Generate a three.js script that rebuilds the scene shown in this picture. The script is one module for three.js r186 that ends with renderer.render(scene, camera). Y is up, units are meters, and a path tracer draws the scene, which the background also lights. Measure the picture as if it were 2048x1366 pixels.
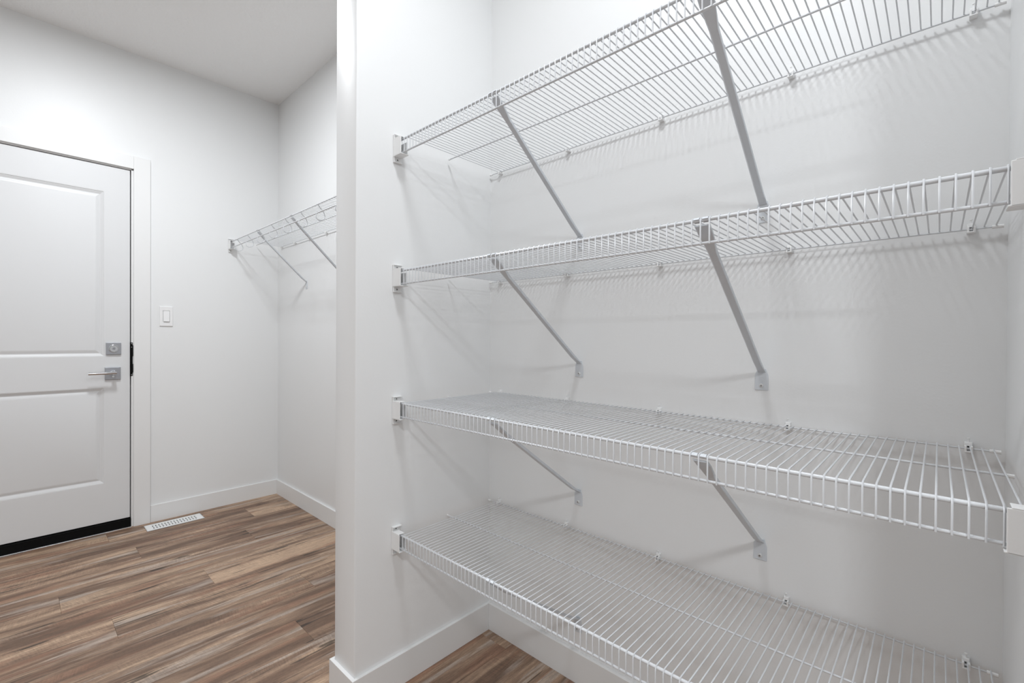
import * as THREE from 'three';
import { RoundedBoxGeometry } from 'three/addons/geometries/RoundedBoxGeometry.js';
import { mergeGeometries, toCreasedNormals } from 'three/addons/utils/BufferGeometryUtils.js';
import { RectAreaLightUniformsLib } from 'three/addons/lights/RectAreaLightUniformsLib.js';

// ------------------------------------------------------------------ camera, sky, lights, exposure
const scene = new THREE.Scene();
scene.background = new THREE.Color(0x050505);          // closed room, nothing outside
const camera = new THREE.PerspectiveCamera(2 * Math.atan(683 / 922.2764) * 180 / Math.PI, 2048 / 1366, 0.02, 30);
camera.rotation.order = 'YXZ';
camera.position.set(1.2699, 1.1157, 1.2465);
camera.rotation.set(-0.0062, 0.7474, 0.0056);
scene.add(camera);

const renderer = new THREE.WebGLRenderer({ antialias: true });
renderer.toneMapping = THREE.LinearToneMapping;
renderer.toneMappingExposure = 1.05;
renderer.shadowMap.enabled = true;
RectAreaLightUniformsLib.init();

// ceiling lamps of the mudroom: position on the ceiling, light level, label
const LAMPS = [
  [0.77, 0.75, 63, 'round flush white ceiling lamp over the pantry niche with wire shelves'],
  [-1.05, 1.02, 132, 'round flush white ceiling lamp over the floor beside the entry door'],
  [2.0, 2.25, 166, 'round flush white ceiling lamp farthest from the entry door'],
];
const LAMP_SIDE = 0.24, LAMP_GLOW = 8.0, LAMP_COLOR = 0xf7fbff;

// ------------------------------------------------------------------ measures (metres)
const H = 2.771, L = 2.2025, ZH = -0.035, W = 1.361, D = 0.5594, T = 0.1244;
const HB = 0.101, TB = 0.0115;
const SHELF_Y = [1.7376, 1.3281, 0.9112, 0.4978];
const ZF = 0.4223, ZM = 0.2175, ZB = 0.012, LIP = 0.043, PITCH = 0.0154, WIRE0 = 1.3299;
const ROOM_X = 3.2, ROOM_Z = 3.2;

// ------------------------------------------------------------------ helpers
function rng(seed) { let a = seed >>> 0; return () => { a = (a + 0x6D2B79F5) | 0; let t = Math.imul(a ^ (a >>> 15), 1 | a); t = (t + Math.imul(t ^ (t >>> 7), 61 | t)) ^ t; return ((t ^ (t >>> 14)) >>> 0) / 4294967296; }; }
function noise2(seed) {                                   // value noise on a hashed grid
  const s = seed * 374761393;
  const h = (x, y) => { let n = Math.imul(x, 668265263) ^ Math.imul(y, 2147483647 - 1640531527) ^ s; n = Math.imul(n ^ (n >>> 13), 1274126177); n ^= n >>> 16; return (n >>> 0) / 4294967296; };
  return (x, y) => {
    const xi = Math.floor(x), yi = Math.floor(y), u0 = x - xi, v0 = y - yi;
    const u = u0 * u0 * (3 - 2 * u0), v = v0 * v0 * (3 - 2 * v0);
    const a = h(xi, yi), b = h(xi + 1, yi), c = h(xi, yi + 1), d = h(xi + 1, yi + 1);
    return a + (b - a) * u + (c - a) * v + (a - b - c + d) * u * v;
  };
}
const used = {};
function numbered(name) { const n = used[name] = (used[name] ?? -1) + 1; return n ? `${name}_${String(n).padStart(3, '0')}` : name; }
function shade(o) { o.castShadow = true; o.receiveShadow = true; return o; }
function tag(o, label, category, group) { o.userData.label = label; o.userData.category = category; if (group) o.userData.group = group; return o; }
function thing(name, label, category, pos = [0, 0, 0], group) { const g = new THREE.Group(); g.name = numbered(name); g.position.set(...pos); scene.add(g); return tag(g, label, category, group); }
function part(name, geo, mat, parent, label) {
  const k = parent.children.filter(c => c.name === name || c.name.startsWith(name + '_')).length;
  const m = shade(new THREE.Mesh(geo, mat)); m.name = k ? `${name}_${String(k).padStart(3, '0')}` : name;
  if (label) m.userData.label = label; parent.add(m); return m;
}
function struct(name, geo, mat, label) { const m = shade(new THREE.Mesh(geo, mat)); m.name = name; m.userData.kind = 'structure'; if (label) m.userData.label = label; scene.add(m); return m; }
const box = (x0, x1, y0, y1, z0, z1) => new THREE.BoxGeometry(x1 - x0, y1 - y0, z1 - z0).translate((x0 + x1) / 2, (y0 + y1) / 2, (z0 + z1) / 2);
const rbox = (x0, x1, y0, y1, z0, z1, r = 0.001, seg = 2) => new RoundedBoxGeometry(x1 - x0, y1 - y0, z1 - z0, seg, r).translate((x0 + x1) / 2, (y0 + y1) / 2, (z0 + z1) / 2);
function merge(list) { return mergeGeometries(list.map(g => { const q = g.index ? g.toNonIndexed() : g; for (const k of Object.keys(q.attributes)) if (!['position', 'normal', 'uv'].includes(k)) q.deleteAttribute(k); return q; })); }
function uvMetres(geo) {                                   // box-projected uv in metres
  const g = geo.index ? geo.toNonIndexed() : geo, p = g.attributes.position, n = g.attributes.normal, uv = new Float32Array(p.count * 2);
  for (let i = 0; i < p.count; i++) {
    const ax = Math.abs(n.getX(i)), ay = Math.abs(n.getY(i)), az = Math.abs(n.getZ(i));
    const x = p.getX(i), y = p.getY(i), z = p.getZ(i);
    if (ay >= ax && ay >= az) { uv[2 * i] = x; uv[2 * i + 1] = z; } else if (ax >= az) { uv[2 * i] = z; uv[2 * i + 1] = y; } else { uv[2 * i] = x; uv[2 * i + 1] = y; }
  }
  g.setAttribute('uv', new THREE.BufferAttribute(uv, 2)); return g;
}
// loft of closed cross sections: rings[i] = array of Vector3, capped at both ends
function loft(rings, smooth = true) {
  const n = rings[0].length, pos = [], idx = [];
  rings.forEach(r => r.forEach(v => pos.push(v.x, v.y, v.z)));
  for (let i = 0; i + 1 < rings.length; i++) for (let j = 0; j < n; j++) { const a = i * n + j, b = i * n + (j + 1) % n, c = a + n, d = b + n; idx.push(a, c, b, b, c, d); }
  const cap = (i, flip) => { for (let j = 1; j + 1 < n; j++) flip ? idx.push(i * n, i * n + j, i * n + j + 1) : idx.push(i * n, i * n + j + 1, i * n + j); };
  cap(0, true); cap(rings.length - 1, false);
  const g = new THREE.BufferGeometry(); g.setAttribute('position', new THREE.Float32BufferAttribute(pos, 3)); g.setIndex(idx);
  const q = g.toNonIndexed(); q.computeVertexNormals(); q.setAttribute('uv', new THREE.Float32BufferAttribute(new Float32Array(q.attributes.position.count * 2), 2));
  return smooth ? toCreasedNormals(q, 0.9) : q;
}
// round rod through points
function rod(pts, r, sides = 8) {
  const P = pts.map(p => new THREE.Vector3(...p)), rings = []; let nrm = null;
  P.forEach((p, i) => {
    const t = new THREE.Vector3(); if (i) t.add(p.clone().sub(P[i - 1]).normalize()); if (i + 1 < P.length) t.add(P[i + 1].clone().sub(p).normalize()); t.normalize();
    if (!nrm) { nrm = Math.abs(t.y) < 0.9 ? new THREE.Vector3(0, 1, 0) : new THREE.Vector3(1, 0, 0); }
    nrm = nrm.clone().sub(t.clone().multiplyScalar(nrm.dot(t))).normalize();
    const b = t.clone().cross(nrm), ring = [];
    for (let k = 0; k < sides; k++) { const a = -2 * Math.PI * k / sides; ring.push(p.clone().addScaledVector(nrm, r * Math.cos(a)).addScaledVector(b, r * Math.sin(a))); }
    rings.push(ring);
  });
  return loft(rings);
}

// ------------------------------------------------------------------ textures
function dataTex(w, h, fn, srgb) {
  const d = new Uint8Array(w * h * 4);
  for (let y = 0; y < h; y++) for (let x = 0; x < w; x++) { const c = fn(x, y), i = 4 * (y * w + x); d[i] = c[0]; d[i + 1] = c[1]; d[i + 2] = c[2]; d[i + 3] = 255; }
  const t = new THREE.DataTexture(d, w, h); t.wrapS = t.wrapT = THREE.RepeatWrapping; t.magFilter = THREE.LinearFilter; t.minFilter = THREE.LinearMipmapLinearFilter; t.generateMipmaps = true;
  if (srgb) t.colorSpace = THREE.SRGBColorSpace; t.needsUpdate = true; return t;
}
// tileable stipple of a paint roller (512 px = 0.25 m)
function stipple(seed, f1, f2, cut) {
  const n = noise2(seed), N = 512;
  const tile = (x, y, f) => { const u = x / N, v = y / N, a = n(u * f, v * f), b = n(u * f - f, v * f), c = n(u * f, v * f - f), d = n(u * f - f, v * f - f); return (a * (1 - u) + b * u) * (1 - v) + (c * (1 - u) + d * u) * v; };
  return dataTex(N, N, (x, y) => { let q = 0.6 * tile(x, y, f1) + 0.4 * tile(x, y, f2); if (cut) q = Math.min(Math.max((q - 0.42) * 5, 0), 1); const g = Math.round(255 * q); return [g, g, g]; });
}
const wallBump = stipple(3, 60, 120, false); wallBump.repeat.set(4, 4);
const ceilBump = stipple(9, 26, 60, true); ceilBump.repeat.set(3, 3);
// weathered oak print: 1.22 m x 0.18 m
const mixc = (a, b, t) => [a[0] + (b[0] - a[0]) * t, a[1] + (b[1] - a[1]) * t, a[2] + (b[2] - a[2]) * t];
const sstep = (a, b, x) => { const t = Math.min(Math.max((x - a) / (b - a), 0), 1); return t * t * (3 - 2 * t); };
function oak(seed) {
  const n = noise2(seed), m = noise2(seed + 101), WX = 2048, HY = 304, R = rng(seed * 7 + 1), bias = (R() - 0.5) * 0.12;
  const fbm = (x, y) => 0.5 * n(x, y) + 0.3 * m(x * 2.1 + 7, y * 2.1 + 3) + 0.2 * n(x * 4.3 + 1, y * 4.3 + 9);
  return dataTex(WX, HY, (px, py) => {
    const u = px / WX * 1.22, v = py / HY * 0.18;
    const w = v + 0.02 * (n(u * 1.7, v * 7) - 0.5) + 0.007 * (m(u * 5, v * 25) - 0.5);
    const b1 = fbm(u * 2.0 + 11, w * 20), b2 = fbm(u * 2.1 + 40, w * 26), b3 = fbm(u * 2.4 + 77, w * 24);
    const g1 = fbm(u * 16, w * 240), g2 = n(u * 260, v * 900), g3 = m(u * 60 + 5, w * 480), g4 = n(u * 620 + 3, v * 1400 + 8);
    let c = mixc([114, 91, 76], [152, 127, 108], sstep(0.27, 0.50, b1 + bias));
    c = mixc(c, [184, 158, 136], sstep(0.5, 0.72, b1 + bias + 0.18 * (g1 - 0.5)));
    c = mixc(c, [176, 164, 156], 0.75 * sstep(0.58, 0.76, b2 + 0.12 * (g1 - 0.5)));
    c = mixc(c, [148, 110, 90], 0.5 * sstep(0.57, 0.74, b3));
    const k = 1 + 0.24 * (g1 - 0.5) + 0.11 * (g2 - 0.5) + 0.12 * (g3 - 0.5) + 0.08 * (g4 - 0.5);
    const saw = 0.13 * sstep(0.5, 0.7, m(u * 3 + 3, w * 18)) * (n(u * 330 + v * 60, v * 40) - 0.5);
    const crack = sstep(0.76, 0.84, m(u * 9 + 9, w * 170)) * sstep(0.5, 0.72, n(u * 3.3, w * 22 + 5));
    const q = (k + saw) * (1 - 0.42 * crack);
    return c.map(z => Math.max(0, Math.min(255, z * q)));
  }, true);
}

// ------------------------------------------------------------------ materials
const std = o => new THREE.MeshPhysicalMaterial(o);
const M = {
  wall: std({ color: new THREE.Color().setRGB(0.823, 0.829, 0.828), roughness: 0.42, bumpMap: wallBump, bumpScale: 0.00012 }),
  ceiling: std({ color: new THREE.Color().setRGB(0.93, 0.93, 0.925), roughness: 0.9, bumpMap: ceilBump, bumpScale: 0.0006 }),
  trim: std({ color: new THREE.Color().setRGB(0.82, 0.82, 0.815), roughness: 0.35 }),
  door: std({ color: new THREE.Color().setRGB(0.735, 0.74, 0.745), roughness: 0.38 }),
  wire: std({ color: new THREE.Color().setRGB(0.67, 0.685, 0.705), roughness: 0.28 }),
  plastic: std({ color: new THREE.Color().setRGB(0.87, 0.87, 0.865), roughness: 0.42 }),
  brace: std({ color: new THREE.Color().setRGB(0.64, 0.668, 0.70), roughness: 0.32 }),
  screw: std({ color: new THREE.Color().setRGB(0.30, 0.30, 0.30), roughness: 0.35, metalness: 0.85 }),
  screwHead: std({ color: new THREE.Color().setRGB(0.72, 0.72, 0.71), roughness: 0.4 }),
  chrome: std({ color: new THREE.Color().setRGB(0.66, 0.67, 0.69), roughness: 0.2, metalness: 1 }),
  satin: std({ color: new THREE.Color().setRGB(0.42, 0.43, 0.46), roughness: 0.34, metalness: 0.85 }),
  black: std({ color: new THREE.Color().setRGB(0.004, 0.004, 0.004), roughness: 0.8, specularIntensity: 0.25 }),
  dark: std({ color: new THREE.Color().setRGB(0.02, 0.02, 0.022), roughness: 0.6 }),
  alu: std({ color: new THREE.Color().setRGB(0.75, 0.75, 0.75), roughness: 0.3, metalness: 0.8 }),
  vent: std({ color: new THREE.Color().setRGB(0.86, 0.86, 0.85), roughness: 0.35 }),
  switch: std({ color: new THREE.Color().setRGB(0.86, 0.86, 0.86), roughness: 0.3 }),
  sub: std({ color: new THREE.Color().setRGB(0.05, 0.04, 0.035), roughness: 0.9 }),
  glow: new THREE.MeshStandardMaterial({ color: 0xffffff, emissive: LAMP_COLOR, emissiveIntensity: LAMP_GLOW, roughness: 0.6 }),
};

// ------------------------------------------------------------------ room shell
const TH = 0.12;
struct('ceiling', uvMetres(box(-L - TH, ROOM_X + TH, H, H + TH, -0.16, ROOM_Z + TH)), M.ceiling);
{ // left wall with the door opening
  const s = new THREE.Shape([[ZH - TH, 0], [0.7715, 0], [0.7715, 2.0935], [1.715, 2.0935], [1.715, 0], [ROOM_Z + TH, 0], [ROOM_Z + TH, H], [ZH - TH, H]].map(p => new THREE.Vector2(-p[0], p[1])));
  const g = new THREE.ExtrudeGeometry(s, { depth: TH, bevelEnabled: false }); g.rotateY(Math.PI / 2); g.translate(-L - TH, 0, 0);
  struct('wall_left', uvMetres(g), M.wall);
}
struct('wall_rear', uvMetres(box(-L, -T + 0.001, 0, H, ZH - TH, ZH)), M.wall);
struct('wall_back', uvMetres(box(-0.001, W + 0.001, 0, H, -TH, 0)), M.wall);
{ // partition end wall with small rounded corner beads
  const s = new THREE.Shape(), r = 0.004; s.moveTo(-T, -ZH + 0.1); s.lineTo(-T, -D + r); s.absarc(-T + r, -D + r, r, Math.PI, Math.PI * 1.5); s.lineTo(-r, -D); s.absarc(-r, -D + r, r, -Math.PI / 2, 0); s.lineTo(0, 0.1); s.closePath();
  const g = new THREE.ExtrudeGeometry(s, { depth: H, bevelEnabled: false, curveSegments: 6 }); g.rotateX(-Math.PI / 2);
  struct('wall_partition', uvMetres(toCreasedNormals(g, 0.5)), M.wall);
}
struct('wall_right', uvMetres(box(W, ROOM_X, 0, H, -TH, D)), M.wall);
struct('wall_front', uvMetres(box(-L, ROOM_X, 0, H, ROOM_Z, ROOM_Z + TH)), M.wall);
struct('wall_end', uvMetres(box(ROOM_X, ROOM_X + TH, 0, H, D, ROOM_Z + TH)), M.wall);

// baseboards: flat boards with eased top edge
struct('baseboard_left', rbox(-L, -L + TB, 0, HB, ZH, 0.692, 0.0012), M.trim);
struct('baseboard_rear', rbox(-L + TB, -T, 0, HB, ZH, ZH + TB, 0.0012), M.trim);
struct('baseboard_back', rbox(TB, W - TB, 0, HB, 0, TB, 0.0012), M.trim);
{ // wraps both faces and the end of the partition
  const s = new THREE.Shape([[-T, -ZH], [-T - TB, -ZH - TB], [-T - TB, -D - TB], [TB, -D - TB], [TB, 0], [0, 0], [0, -D], [-T, -D]].map(p => new THREE.Vector2(...p)));
  const g = new THREE.ExtrudeGeometry(s, { depth: HB - 0.002, bevelEnabled: true, bevelSize: 0.001, bevelOffset: -0.001, bevelThickness: 0.001, bevelSegments: 2 }); g.rotateX(-Math.PI / 2); g.translate(0, 0.001, 0);
  struct('baseboard_partition', g, M.trim);
}
struct('baseboard_right', rbox(W - TB, W, 0, HB, 0, D, 0.0012), M.trim);
struct('baseboard_front', rbox(-L, ROOM_X, 0, HB, ROOM_Z - TB, ROOM_Z, 0.0012), M.trim);

// ------------------------------------------------------------------ floor of vinyl planks
{
  const floor = struct('floor', box(-L - TH, ROOM_X + TH, -0.06, -0.0062, -0.16, ROOM_Z + TH), M.sub);
  const texs = [1, 2, 3, 4, 5, 6].map(oak), tints = [0.90, 0.98, 1.05];
  const mats = []; texs.forEach(t => tints.forEach(k => mats.push(std({ map: t, color: new THREE.Color().setRGB(k * 0.99, k * 0.965, k * 0.92), roughness: 0.5, bumpMap: t, bumpScale: 0.00025 }))));
  const R = rng(77), PW = 0.18, PL = 1.22, x00 = -0.405 - 10 * PW;
  const known = { 0: 0.897, 1: 1.45, 2: 0.811, 3: 0.338, 4: 1.119, 5: 0.631, 6: 0.986, 7: 0.332, 8: 1.30, 9: 0.495 };
  const plank = (x0, x1, z0, z1, mat, flipU, flipV, zs) => {        // chamfered plank, uv = place on the print
    const c = 0.0005, b = 0.0002, y1 = 0, y0 = -0.006, g = new THREE.BufferGeometry(), P = [], U = [], I = [];
    const v = (x, y, z) => { let u = (z - zs) / PL, w = (x - x0) / PW; if (flipU) u = 1 - u; if (flipV) w = 1 - w; P.push(x, y, z); U.push(u, w); };
    const q = (a, e) => { I.push(a, a + 1, a + 2, a, a + 2, a + 3); };
    const A = [[x0 + b, z0 + b], [x0 + b, z1 - b], [x1 - b, z1 - b], [x1 - b, z0 + b]], B = [[x0 + c + b, z0 + c + b], [x0 + c + b, z1 - c - b], [x1 - c - b, z1 - c - b], [x1 - c - b, z0 + c + b]];
    let k = 0; const quad = (...pts) => { pts.forEach(p => v(...p)); q(k); k += 4; };
    quad(...B.map(p => [p[0], y1, p[1]]));
    for (let i = 0; i < 4; i++) { const j = (i + 1) % 4; quad([A[i][0], y1 - c, A[i][1]], [A[j][0], y1 - c, A[j][1]], [B[j][0], y1, B[j][1]], [B[i][0], y1, B[i][1]]); quad([A[i][0], y0, A[i][1]], [A[j][0], y0, A[j][1]], [A[j][0], y1 - c, A[j][1]], [A[i][0], y1 - c, A[i][1]]); }
    g.setAttribute('position', new THREE.Float32BufferAttribute(P, 3)); g.setAttribute('uv', new THREE.Float32BufferAttribute(U, 2)); g.setIndex(I);
    const h = g.toNonIndexed(); h.computeVertexNormals(); part('plank', h, mat, floor);
  };
  let last = -1, n = 0;
  for (let r = 0; x00 + r * PW < ROOM_X; r++) {
    const x0 = Math.max(x00 + r * PW, -L - 0.01), x1 = Math.min(x00 + (r + 1) * PW, ROOM_X);
    const inNiche = x1 > -T && x0 < W, zmin = x0 > W ? D - 0.02 : (inNiche ? -0.005 : ZH - 0.005);
    const j0 = known[r] ?? (0.2 + R() * 1.1);
    for (let j = j0 - 2 * PL; j < ROOM_Z; j += PL) {
      const z0 = Math.max(j, zmin), z1 = Math.min(j + PL, ROOM_Z - 0.002); const sel = R(), fu = R() < 0.5, fv = R() < 0.5;
      if (z1 - z0 < 0.02) continue;
      let m = Math.floor(sel * mats.length); if (m === last) m = (m + 4) % mats.length; last = m;
      plank(x0, x1, z0, z1, mats[m], fu, fv, j); n++;
    }
  }
}

// ------------------------------------------------------------------ entry door
{
  const door = new THREE.Group(); door.name = 'door_1'; door.userData.kind = 'structure'; door.userData.label = 'white two panel entry door with chrome lever and deadbolt'; scene.add(door);
  const XF = -L - 0.006, z0 = 0.7865, z1 = 1.7005, y0 = 0.056, y1 = 2.0855, panels = [[1.0018, 1.9383], [0.2788, 0.8242]], pz0 = 0.9, pz1 = z0 + z1 - 0.9;
  // slab with two openings
  const s = new THREE.Shape([[z0, y0], [z1, y0], [z1, y1], [z0, y1]].map(p => new THREE.Vector2(-p[0], p[1])));
  for (const [a, b] of panels) s.holes.push(new THREE.Path([[pz0, a], [pz0, b], [pz1, b], [pz1, a]].map(p => new THREE.Vector2(-p[0], p[1]))));
  const g = new THREE.ExtrudeGeometry(s, { depth: 0.042, bevelEnabled: true, bevelSize: 0.0008, bevelOffset: -0.0008, bevelThickness: 0.0008, bevelSegments: 1 }); g.rotateY(Math.PI / 2); g.translate(XF - 0.0428, 0, 0);
  const slab = part('slab', g, M.door, door);
  // panels: moulded groove around a raised field
  const prof = [[-0.001, -0.0004], [0.0025, -0.0006], [0.0035, -0.003], [0.006, -0.0035], [0.015, -0.0105], [0.019, -0.0115], [0.022, -0.0105], [0.036, -0.0035], [0.040, -0.003]];
  for (const [a, b] of panels) {
    const P = [], I = [], ring = o => [[pz0 + o, a + o], [pz1 - o, a + o], [pz1 - o, b - o], [pz0 + o, b - o]];
    let k = 0; const quad = (...p) => { p.forEach(q => P.push(...q)); I.push(k, k + 1, k + 2, k, k + 2, k + 3); k += 4; };
    for (let i = 0; i + 1 < prof.length; i++) { const A = ring(prof[i][0]), B = ring(prof[i + 1][0]); for (let j = 0; j < 4; j++) { const m = (j + 1) % 4; quad([XF + prof[i][1], A[j][1], A[j][0]], [XF + prof[i + 1][1], B[j][1], B[j][0]], [XF + prof[i + 1][1], B[m][1], B[m][0]], [XF + prof[i][1], A[m][1], A[m][0]]); } }
    const e = prof[prof.length - 1], B = ring(e[0]); quad(...[0, 3, 2, 1].map(j => [XF + e[1], B[j][1], B[j][0]]));
    const q = new THREE.BufferGeometry(); q.setAttribute('position', new THREE.Float32BufferAttribute(P, 3)); q.setIndex(I); const h = q.toNonIndexed(); h.computeVertexNormals(); h.setAttribute('uv', new THREE.Float32BufferAttribute(new Float32Array(h.attributes.position.count * 2), 2));
    part('door_panel', merge([toCreasedNormals(h, 0.5), box(XF - 0.036, XF - 0.014, a - 0.001, b + 0.001, pz0 - 0.001, pz1 + 0.001)]), M.door, door);
  }
  // frame around the opening
  part('door_frame', merge([box(-L - TH, -L, 0, 2.0935, 0.7715, 0.7815), box(-L - TH, -L, 0, 2.0935, 1.7055, 1.715), box(-L - TH, -L, 2.0885, 2.0935, 0.7715, 1.715), box(-L - TH, XF - 0.046, 0.03, 2.0885, 0.7815, 0.7965), box(-L - TH, XF - 0.046, 0.03, 2.0885, 1.6905, 1.7055), box(-L - TH, XF - 0.046, 2.0735, 2.0885, 0.79, 1.70)]), M.trim, door);
  const th = part('threshold', merge([rbox(-L - TH, -L + 0.004, 0, 0.050, 0.7815, 1.7055, 0.003), box(XF - 0.03, XF - 0.012, 0.049, 0.060, 0.787, 1.70)]), M.black, door, 'black sill below the door');
  part('sill_edge', rbox(-L - 0.002, -L + 0.012, -0.001, 0.0025, 0.7815, 1.7055, 0.001), M.alu, th, 'thin aluminium strip along the floor');
  // strike plates on the jamb
  part('strike_plate', merge([rbox(-L - 0.035, -L + 0.003, 0.885, 1.081, 0.7748, 0.7858, 0.0015), rbox(-L - 0.01, -L + 0.0045, 0.905, 0.955, 0.7730, 0.7845, 0.0015), rbox(-L - 0.01, -L + 0.0045, 1.0, 1.065, 0.7730, 0.7845, 0.0015)]), M.black, door, 'black metal strike plate on the jamb');
  for (const y of [0.892, 1.053, 1.074]) part('plate_screw', new THREE.SphereGeometry(0.0032, 8, 6).scale(0.5, 1, 1).translate(-L + 0.0035, y, 0.780), M.screw, door.children.find(c => c.name === 'strike_plate'));
  // deadbolt
  const db = part('deadbolt', rbox(XF, XF + 0.010, 1.0115, 1.0805, 0.827, 0.893, 0.0025, 3), M.satin, door, 'square satin metal deadbolt plate');
  const cyl = (r1, r2, h, x, y, z) => new THREE.CylinderGeometry(r1, r2, h, 28).rotateZ(-Math.PI / 2).translate(x + h / 2, y, z);
  part('lock_cylinder', merge([new THREE.TorusGeometry(0.0205, 0.0022, 8, 32).rotateY(Math.PI / 2).translate(XF + 0.012, 1.046, 0.860), cyl(0.018, 0.0185, 0.010, XF + 0.006, 1.046, 0.860)]), M.chrome, db, 'round chrome key cylinder');
  part('key_face', cyl(0.0075, 0.008, 0.004, XF + 0.014, 1.046, 0.860), M.satin, db);
  part('keyhole', box(XF + 0.0178, XF + 0.0186, 1.042, 1.050, 0.8592, 0.8608), M.dark, db, 'dark keyhole');
  // lever
  const lv = part('lever_handle', rbox(XF, XF + 0.010, 0.868, 0.9395, 0.829, 0.898, 0.0025, 3), M.satin, door, 'chrome lever on a square plate');
  part('neck', merge([cyl(0.0125, 0.0140, 0.012, XF + 0.009, 0.9085, 0.8627), cyl(0.0095, 0.0105, 0.046, XF + 0.012, 0.9085, 0.8627)]), M.chrome, lv);
  part('lever', rod([[XF + 0.056, 0.9085, 0.8535], [XF + 0.057, 0.9085, 0.858], [XF + 0.057, 0.9085, 0.90], [XF + 0.057, 0.9085, 0.968], [XF + 0.057, 0.9085, 0.9715]].map((p) => p), 0.0078, 16), M.chrome, lv, 'round chrome lever bar');
  part('lock_button', merge([cyl(0.0055, 0.006, 0.006, XF + 0.008, 0.886, 0.8627)]), M.chrome, lv);
}
// casing
struct('trim_1', merge([rbox(-L, -L + 0.015, 0, 2.1675, 0.6935, 0.7715, 0.0016), rbox(-L, -L + 0.015, 0, 2.1675, 1.715, 1.793, 0.0016), rbox(-L, -L + 0.015, 2.0945, 2.1675, 0.7716, 1.7149, 0.0016)]), M.trim, 'flat white casing around the entry door');

// ------------------------------------------------------------------ light switch
{
  const t = thing('light_switch', 'white rocker light switch on the wall right of the entry door', 'light switch', [-L, 1.240, 0.615]);
  const s = new THREE.Shape([[-0.0328, -0.0595], [0.0328, -0.0595], [0.0328, 0.0595], [-0.0328, 0.0595]].map(p => new THREE.Vector2(...p)));
  s.holes.push(new THREE.Path([[-0.0170, -0.0345], [-0.0170, 0.0345], [0.0170, 0.0345], [0.0170, -0.0345]].map(p => new THREE.Vector2(...p))));
  const g = new THREE.ExtrudeGeometry(s, { depth: 0.004, bevelEnabled: true, bevelSize: 0.0018, bevelOffset: -0.0018, bevelThickness: 0.0018, bevelSegments: 3 }); g.rotateY(Math.PI / 2); g.translate(0.0002, 0, 0);
  part('wall_plate', g, M.switch, t);
  part('recess', box(0.0002, 0.002, -0.035, 0.035, -0.0175, 0.0175), M.plastic, t);
  part('rocker', rbox(-0.002, 0.0035, -0.0325, 0.0325, -0.0150, 0.0150, 0.0012).rotateZ(0.07).translate(0.0062, 0, 0), M.switch, t);
}

// ------------------------------------------------------------------ floor register
{
  const t = thing('floor_register', 'white slotted metal floor register beside the baseboard near the door', 'floor vent', [-2.091, 0, 0.591]);
  const hx = 0.054, hz = 0.1405, s = new THREE.Shape([[-hx, -hz], [hx, -hz], [hx, hz], [-hx, hz]].map(p => new THREE.Vector2(...p)));
  const slots = 15, pz = 0.0148;
  for (let i = 0; i < slots; i++) { const c = (i - (slots - 1) / 2) * pz; for (const [a, b] of [[-0.033, -0.002], [0.002, 0.033]]) s.holes.push(new THREE.Path([[a, c - 0.0036], [a, c + 0.0036], [b, c + 0.0036], [b, c - 0.0036]].map(p => new THREE.Vector2(...p)))); }
  const g = new THREE.ExtrudeGeometry(s, { depth: 0.0015, bevelEnabled: true, bevelSize: 0.0008, bevelOffset: -0.0008, bevelThickness: 0.0008, bevelSegments: 2 }); g.rotateX(-Math.PI / 2); g.translate(0, 0.0012, 0);
  part('face_plate', g, M.vent, t);
  part('rim', merge([rbox(-hx, hx, 0, 0.0035, -hz, -hz + 0.004, 0.001), rbox(-hx, hx, 0, 0.0035, hz - 0.004, hz, 0.001), rbox(-hx, -hx + 0.004, 0, 0.0035, -hz, hz, 0.001), rbox(hx - 0.004, hx, 0, 0.0035, -hz, hz, 0.001)]), M.vent, t);
  part('duct', box(-0.036, 0.036, 0.0001, 0.0009, -0.115, 0.115), M.dark, t, 'dark opening below the slots');
  for (let i = 0; i < slots; i++) { const c = (i - (slots - 1) / 2) * pz; part('louver', box(-0.033, 0.033, -0.0003, 0.0003, -0.0014, 0.0014).rotateX(-0.25).translate(0, 0.0016, c - 0.0018), M.vent, t); }
}

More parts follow.
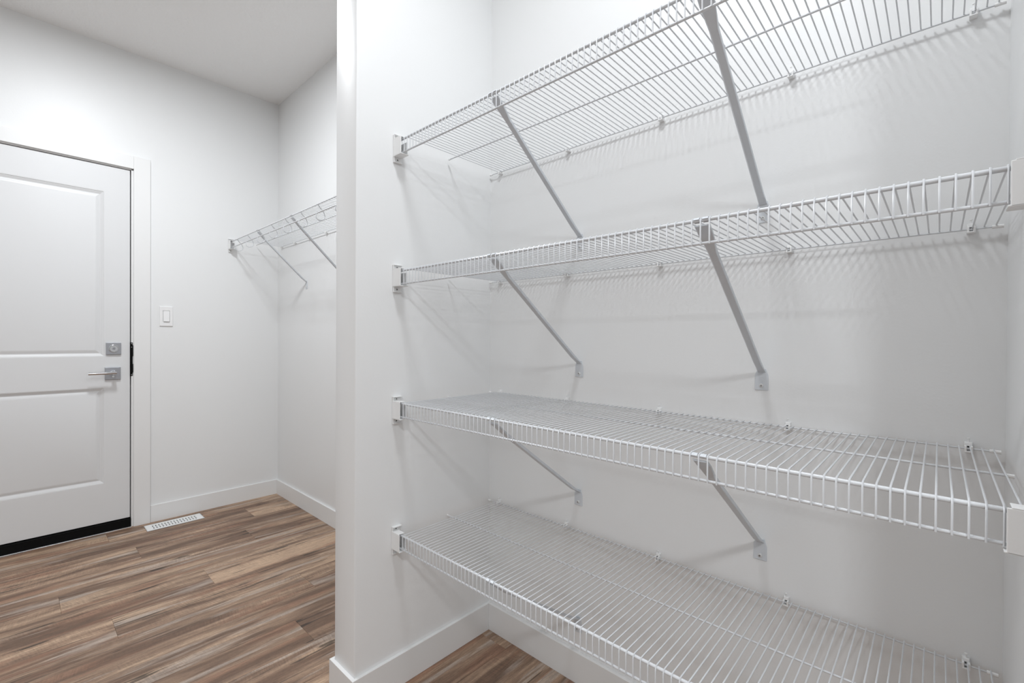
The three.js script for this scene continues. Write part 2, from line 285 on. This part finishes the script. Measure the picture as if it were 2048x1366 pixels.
// ------------------------------------------------------------------ wire shelves of the pantry
const RT = 0.0034, RL = 0.0027, RM = 0.0021, RB = 0.0018, RW = 0.00135;
const xrod = (x0, x1, y, z, r, sides = 10) => rod([[x0, y, z], [x1, y, z]], r, sides);
const wireGeo = rod([[0, 0.0031, ZB - 0.004], [0, 0.0031, ZF - 0.0035], [0, 0.0027, ZF - 0.0003], [0, 0.0013, ZF + 0.0024], [0, -0.0010, ZF + 0.0041], [0, -0.0040, ZF + 0.0047], [0, -LIP - 0.0022, ZF + 0.0047]], RW, 6);
function wireShelf(y, label) {
  const t = thing('wire_shelf', label, 'wire shelf', [0, y, 0], 'close mesh wire shelves in the pantry niche');
  const xa = 0.012, xb = W - 0.008;
  part('front_rail', xrod(xa, xb, -0.0016, ZF, RT, 14), M.wire, t);
  part('lower_rail', xrod(xa, xb, -LIP, ZF + 0.0007, RL, 12), M.wire, t);
  part('middle_rail', xrod(0.017, xb - 0.004, -0.0003, ZM, RM), M.wire, t);
  part('back_rail', xrod(0.012, xb, 0, ZB, RB), M.wire, t);
  for (const [a, b] of [[0.008, 0.020], [W - 0.021, W - 0.006]]) part('end_cap', rod([[a, 0, ZB], [a + 0.001, 0, ZB], [b, 0, ZB]], 0.0035, 12), M.plastic, t);
  for (const [a, b] of [[0.012, 0.020], [W - 0.015, W - 0.006]]) part('end_cap', rod([[a, -0.0003, ZM], [b, -0.0003, ZM]], 0.0032, 12), M.plastic, t);
  for (let i = -1; i < 84; i++) { const w = part('wire', wireGeo, M.wire, t); w.position.x = WIRE0 - PITCH * i; }
  return t;
}
const ORD = ['top', 'second', 'third', 'bottom'];
const SL = ['white wire shelf highest in the pantry niche, seen from below', 'second white wire shelf from the top of the pantry, seen almost edge on', 'white wire shelf third from the top in the pantry, at waist height', 'lowest white wire shelf in the pantry niche, nearest the floor'];
SHELF_Y.forEach((y, i) => wireShelf(y, SL[i]));

// end brackets: plastic socket screwed to the side wall, s = +1 on the left wall, -1 on the right wall
function bracketParts(s, t, open) {
  const X = (a, b) => s > 0 ? [a, b] : [-b, -a];
  const B = (a, b, ...r) => rbox(...X(a, b), ...r);
  part('wall_plate', merge([B(0, 0.003, -0.0675, 0.0190, -0.0155, 0.0155, 0.0008), B(0.0005, 0.012, 0.0170, 0.0192, -0.0155, 0.0155, 0.0008), B(0.0005, 0.009, -0.0678, -0.0655, -0.0155, 0.0155, 0.0008), B(0.0005, 0.007, -0.066, 0.018, 0.0135, 0.0155, 0.0007)]), M.plastic, t);
  const f = s > 0 ? 0.0445 : 0.0298, z1 = 0.0165;
  part('socket', merge([B(0.002, f, -0.0510, 0.0045, z1 - 0.0028, z1, 0.0012), B(0.002, f + 0.002, -0.0510, -0.0484, -0.012, z1, 0.001), B(0.002, f - 0.004, 0.0040, 0.0058, -0.006, z1, 0.0007), B(0.002, 0.006, -0.0505, 0.0045, -0.012, z1 - 0.001, 0.001), B(0.002, f - 0.004, -0.0505, -0.006, -0.0125, -0.0105, 0.0008)]), M.plastic, t);
  for (const y of [0.0108, -0.0585]) { const h = part('screw', new THREE.CylinderGeometry(0.0040, 0.0046, 0.0022, 16).rotateZ(-s * Math.PI / 2).translate(s * 0.0041, y, 0.002), M.screwHead, t); part('drive', new THREE.CylinderGeometry(0.0021, 0.0021, 0.0006, 6).rotateZ(-s * Math.PI / 2).translate(s * 0.0052, y, 0.002), M.dark, h); }
}
SHELF_Y.forEach((y, i) => {
  for (const s of [1, -1]) {
    if (s < 0 && (i === 0 || i === 3)) continue;                    // outside the frame
    const t = thing('end_bracket', `white plastic bracket on the ${s > 0 ? 'partition' : 'right'} wall holding the ${s > 0 ? 'left' : 'right'} end of the ${ORD[i]} pantry shelf`, 'shelf bracket', [s > 0 ? 0 : W, y, 0.4185], 'shelf end brackets');
    bracketParts(s, t);
  }
});

// wall clips carrying the back rails
const clipGeo = merge([rbox(-0.0060, 0.0060, -0.0070, 0.0115, 0, 0.0045, 0.001), rbox(-0.0050, 0.0050, 0.0040, 0.0115, 0.003, 0.0095, 0.0012), rbox(-0.0060, -0.0025, -0.0068, 0.0052, 0.004, 0.0165, 0.001), rbox(0.0025, 0.0060, -0.0068, 0.0052, 0.004, 0.0165, 0.001), rbox(-0.006, 0.006, -0.0072, -0.0042, 0.004, 0.0170, 0.001)]);
const pinGeo = merge([new THREE.CylinderGeometry(0.0010, 0.0010, 0.012, 8).translate(0, 0.013, 0.0065), new THREE.CylinderGeometry(0.0024, 0.0024, 0.0012, 10).translate(0, 0.019, 0.0065)]);
const slotGeo = box(-0.0012, 0.0012, 0.0010, 0.0036, 0.0044, 0.0049);
function wallClip(x, y, z, label) { const t = thing('wall_clip', label, 'wall clip', [x, y, z], 'wall clips under the back rails'); part('clip_body', clipGeo, M.plastic, t); part('nail', pinGeo, M.plastic, t); part('slot', slotGeo, M.dark, t); return t; }
const CX = [0.059, 0.3695, 0.690, 1.0095, 1.3125], CN = ['beside the partition wall', 'second from the partition wall', 'the middle one', 'second from the right wall', 'beside the right wall'];
SHELF_Y.forEach((y, i) => CX.forEach((x, k) => wallClip(x, y, 0, `small white clip behind the ${ORD[i]} pantry shelf, ${CN[k]}`)));

// support braces: wall foot, tapered channel, two hooks over the front rail
function braceParts(t, dx, rise, reach, railR, gap, k = 1) {
  const fp = new THREE.Shape(); const w = 0.0148 * k;
  fp.moveTo(-w, -0.011); fp.lineTo(w, -0.011); fp.lineTo(w, 0.022); fp.bezierCurveTo(w, 0.030, 0.0105 * k, 0.034, 0.0095 * k, 0.041); fp.lineTo(-0.0095 * k, 0.041); fp.bezierCurveTo(-0.0105 * k, 0.034, -w, 0.030, -w, 0.022); fp.closePath();
  const foot = part('foot_plate', new THREE.ExtrudeGeometry(fp, { depth: 0.0018, bevelEnabled: true, bevelSize: 0.0005, bevelOffset: -0.0005, bevelThickness: 0.0005, bevelSegments: 1, curveSegments: 6 }), M.brace, t);
  const sc = part('screw', merge([new THREE.SphereGeometry(0.0052, 16, 8).scale(1, 1, 0.55).translate(0, 0, 0.0026)]), M.screwHead, foot, 'pale screw head');
  part('drive', new THREE.CylinderGeometry(0.0024, 0.0024, 0.0008, 6).rotateX(Math.PI / 2).translate(0, 0, 0.0053), M.screw, sc);
  // channel: rounded section swept from the foot to the front rail, flattened at both ends
  const A = new THREE.Vector3(0, 0.034, 0.0020), E = new THREE.Vector3(dx, rise - 0.0075, reach - 0.004), dir = E.clone().sub(A), len = dir.length(); dir.normalize();
  const xa = new THREE.Vector3(1, 0, 0); xa.addScaledVector(dir, -dir.x).normalize(); const nb = xa.clone().cross(dir).normalize();   // normal of the strut: points up and back
  if (nb.y > 0) nb.negate();
  const tt = [0, 0.02, 0.05, 0.09, 0.3, 0.5, 0.7, 0.87, 0.92, 0.96, 1], rings = tt.map(u => {
    const e0 = sstep(0, 0.09, u), e1 = sstep(0.86, 0.97, u), hw = (0.0092 - 0.0006 * e0 + 0.0052 * e1) * k, d = (0.0022 + 0.0055 * e0 * (1 - 0.80 * e1)) * k, c = A.clone().addScaledVector(dir, u * len);
    const r1 = Math.min(0.0045, 0.8 * d), pts = [[-hw, 0], [-hw, d - r1], [-hw + 0.8 * r1, d], [hw - 0.2 * r1, d], [hw, d - 0.25 * r1], [hw, 0]];
    return pts.map(([a, b]) => c.clone().addScaledVector(xa, a).addScaledVector(nb, b));
  });
  part('strut', loft(rings, false), M.brace, t);
  // hooks
  for (const q of [-gap, gap]) {
    const P = [], hw = gap * 0.66, r = railR + 0.0006, th = 0.0011;
    for (let i = 0; i <= 10; i++) { const a = -2.6 + i / 10 * 4.0; P.push([Math.sin(a), Math.cos(a)]); }
    const ring = P.map(([sz, cy]) => [[-hw, r], [hw, r], [hw, r + th], [-hw, r + th]].map(([x, rad]) => new THREE.Vector3(dx + q + x, rise + cy * rad, reach + sz * rad)));
    part('hook', loft(ring), M.brace, t);
  }
}
const BR = [[0.414, WIRE0 - 58 * PITCH, 'left'], [0.951, WIRE0 - 24 * PITCH, 'right']];
SHELF_Y.forEach((y, i) => BR.forEach(([fx, tx, nm]) => {
  const t = thing('support_brace', `grey steel diagonal brace on the ${nm} under the ${ORD[i]} pantry shelf`, 'shelf brace', [fx, y - 0.3240, 0.0002], 'grey diagonal shelf braces');
  braceParts(t, tx - fx, 0.3240 - 0.0016, ZF, RT, PITCH / 2);
}));

// ------------------------------------------------------------------ hanging shelf in the mudroom
{
  const Y = 1.7485, zf = 0.302, x0 = -L + 0.012, x1 = -T - 0.012, LP = 0.042;
  const t = thing('hanging_shelf', 'white wire closet shelf with hanging hooks on the wall beyond the partition', 'wire shelf', [0, Y, ZH]);
  part('front_rail', xrod(x0, x1, 0, zf, 0.0030, 10), M.wire, t);
  part('hanging_rail', xrod(x0, x1, -LP, zf + 0.003, 0.0034, 10), M.wire, t);
  part('middle_rail', xrod(x0 + 0.01, x1, -0.0004, 0.15, 0.0024), M.wire, t);
  part('back_rail', xrod(-2.128, x1, 0, 0.012, 0.0020), M.wire, t);
  const wg = rod([[0, 0.0035, 0.008], [0, 0.0035, zf - 0.001], [0, 0.0015, zf + 0.003]], 0.0013, 6);
  for (let x = x1 - 0.01; x > -L + 0.06; x -= 0.0254) { const w = part('wire', wg, M.wire, t); w.position.x = x; }
  const hg = [[0.001, zf + 0.001], [-0.014, zf - 0.010], [-0.030, zf - 0.026], [-0.048, zf - 0.034], [-0.062, zf - 0.031], [-0.072, zf - 0.020], [-0.0745, zf - 0.006], [-0.069, zf + 0.005], [-0.058, zf + 0.009], [-0.045, zf + 0.0062]];
  const cv = new THREE.CatmullRomCurve3(hg.map(([y, z]) => new THREE.Vector3(0, y, z))), hgeo = rod(cv.getPoints(26).map(v => [v.x, v.y, v.z]), 0.0021, 8);
  for (let k = 0; k < 10; k++) { const h = part('hook', hgeo, M.wire, t); h.position.x = -2.066 + 0.1945 * k; }
  const b = thing('end_bracket', 'white bracket on the door wall holding the end of the hanging shelf', 'shelf bracket', [-L, Y, ZH + zf - 0.002], 'shelf end brackets');
  bracketParts(1, b);
  const hangBrace = ['grey diagonal brace under the hanging shelf, nearest the door wall', 'grey diagonal brace under the hanging shelf, half hidden by the partition', ];
  [[-1.724, -1.700], [-1.232, -1.208]].forEach(([fx, tx], i) => { const br = thing('support_brace', hangBrace[i], 'shelf brace', [fx, Y - 0.308, ZH + 0.0002], 'grey diagonal shelf braces'); braceParts(br, tx - fx, 0.308, zf, 0.0030, 0.0077); });
  const cn = ['first from the door wall', 'second from the door wall', 'third from the door wall', 'nearest the partition edge'];
  [-2.112, -1.888, -1.673, -1.436].forEach((x, i) => wallClip(x, Y, ZH, `small white clip behind the hanging shelf, ${cn[i]}`));
}

// ------------------------------------------------------------------ ceiling lamps
for (const [x, z, k, label] of LAMPS) {
  const t = thing('ceiling_lamp', label, 'ceiling lamp', [x, H, z], 'flush ceiling lamps');
  part('trim_ring', new THREE.LatheGeometry([[0.135, -0.0005], [0.178, -0.0005], [0.180, -0.006], [0.172, -0.016], [0.150, -0.020], [0.146, -0.018], [0.135, -0.012]].map(p => new THREE.Vector2(...p)), 48), M.trim, t);
  part('diffuser', new THREE.LatheGeometry([[0.0001, -0.0165], [0.10, -0.0160], [0.14, -0.0135], [0.147, -0.011]].map(p => new THREE.Vector2(...p)), 48), M.glow, t);
  const l = new THREE.RectAreaLight(LAMP_COLOR, k, LAMP_SIDE, LAMP_SIDE); l.name = 'lamp_light'; l.position.set(x, H - 0.026, z); l.lookAt(x, 0, z); scene.add(l);
}

scene.traverse(o => { if (o.isMesh) { o.castShadow = true; o.receiveShadow = true; } });
renderer.render(scene, camera);
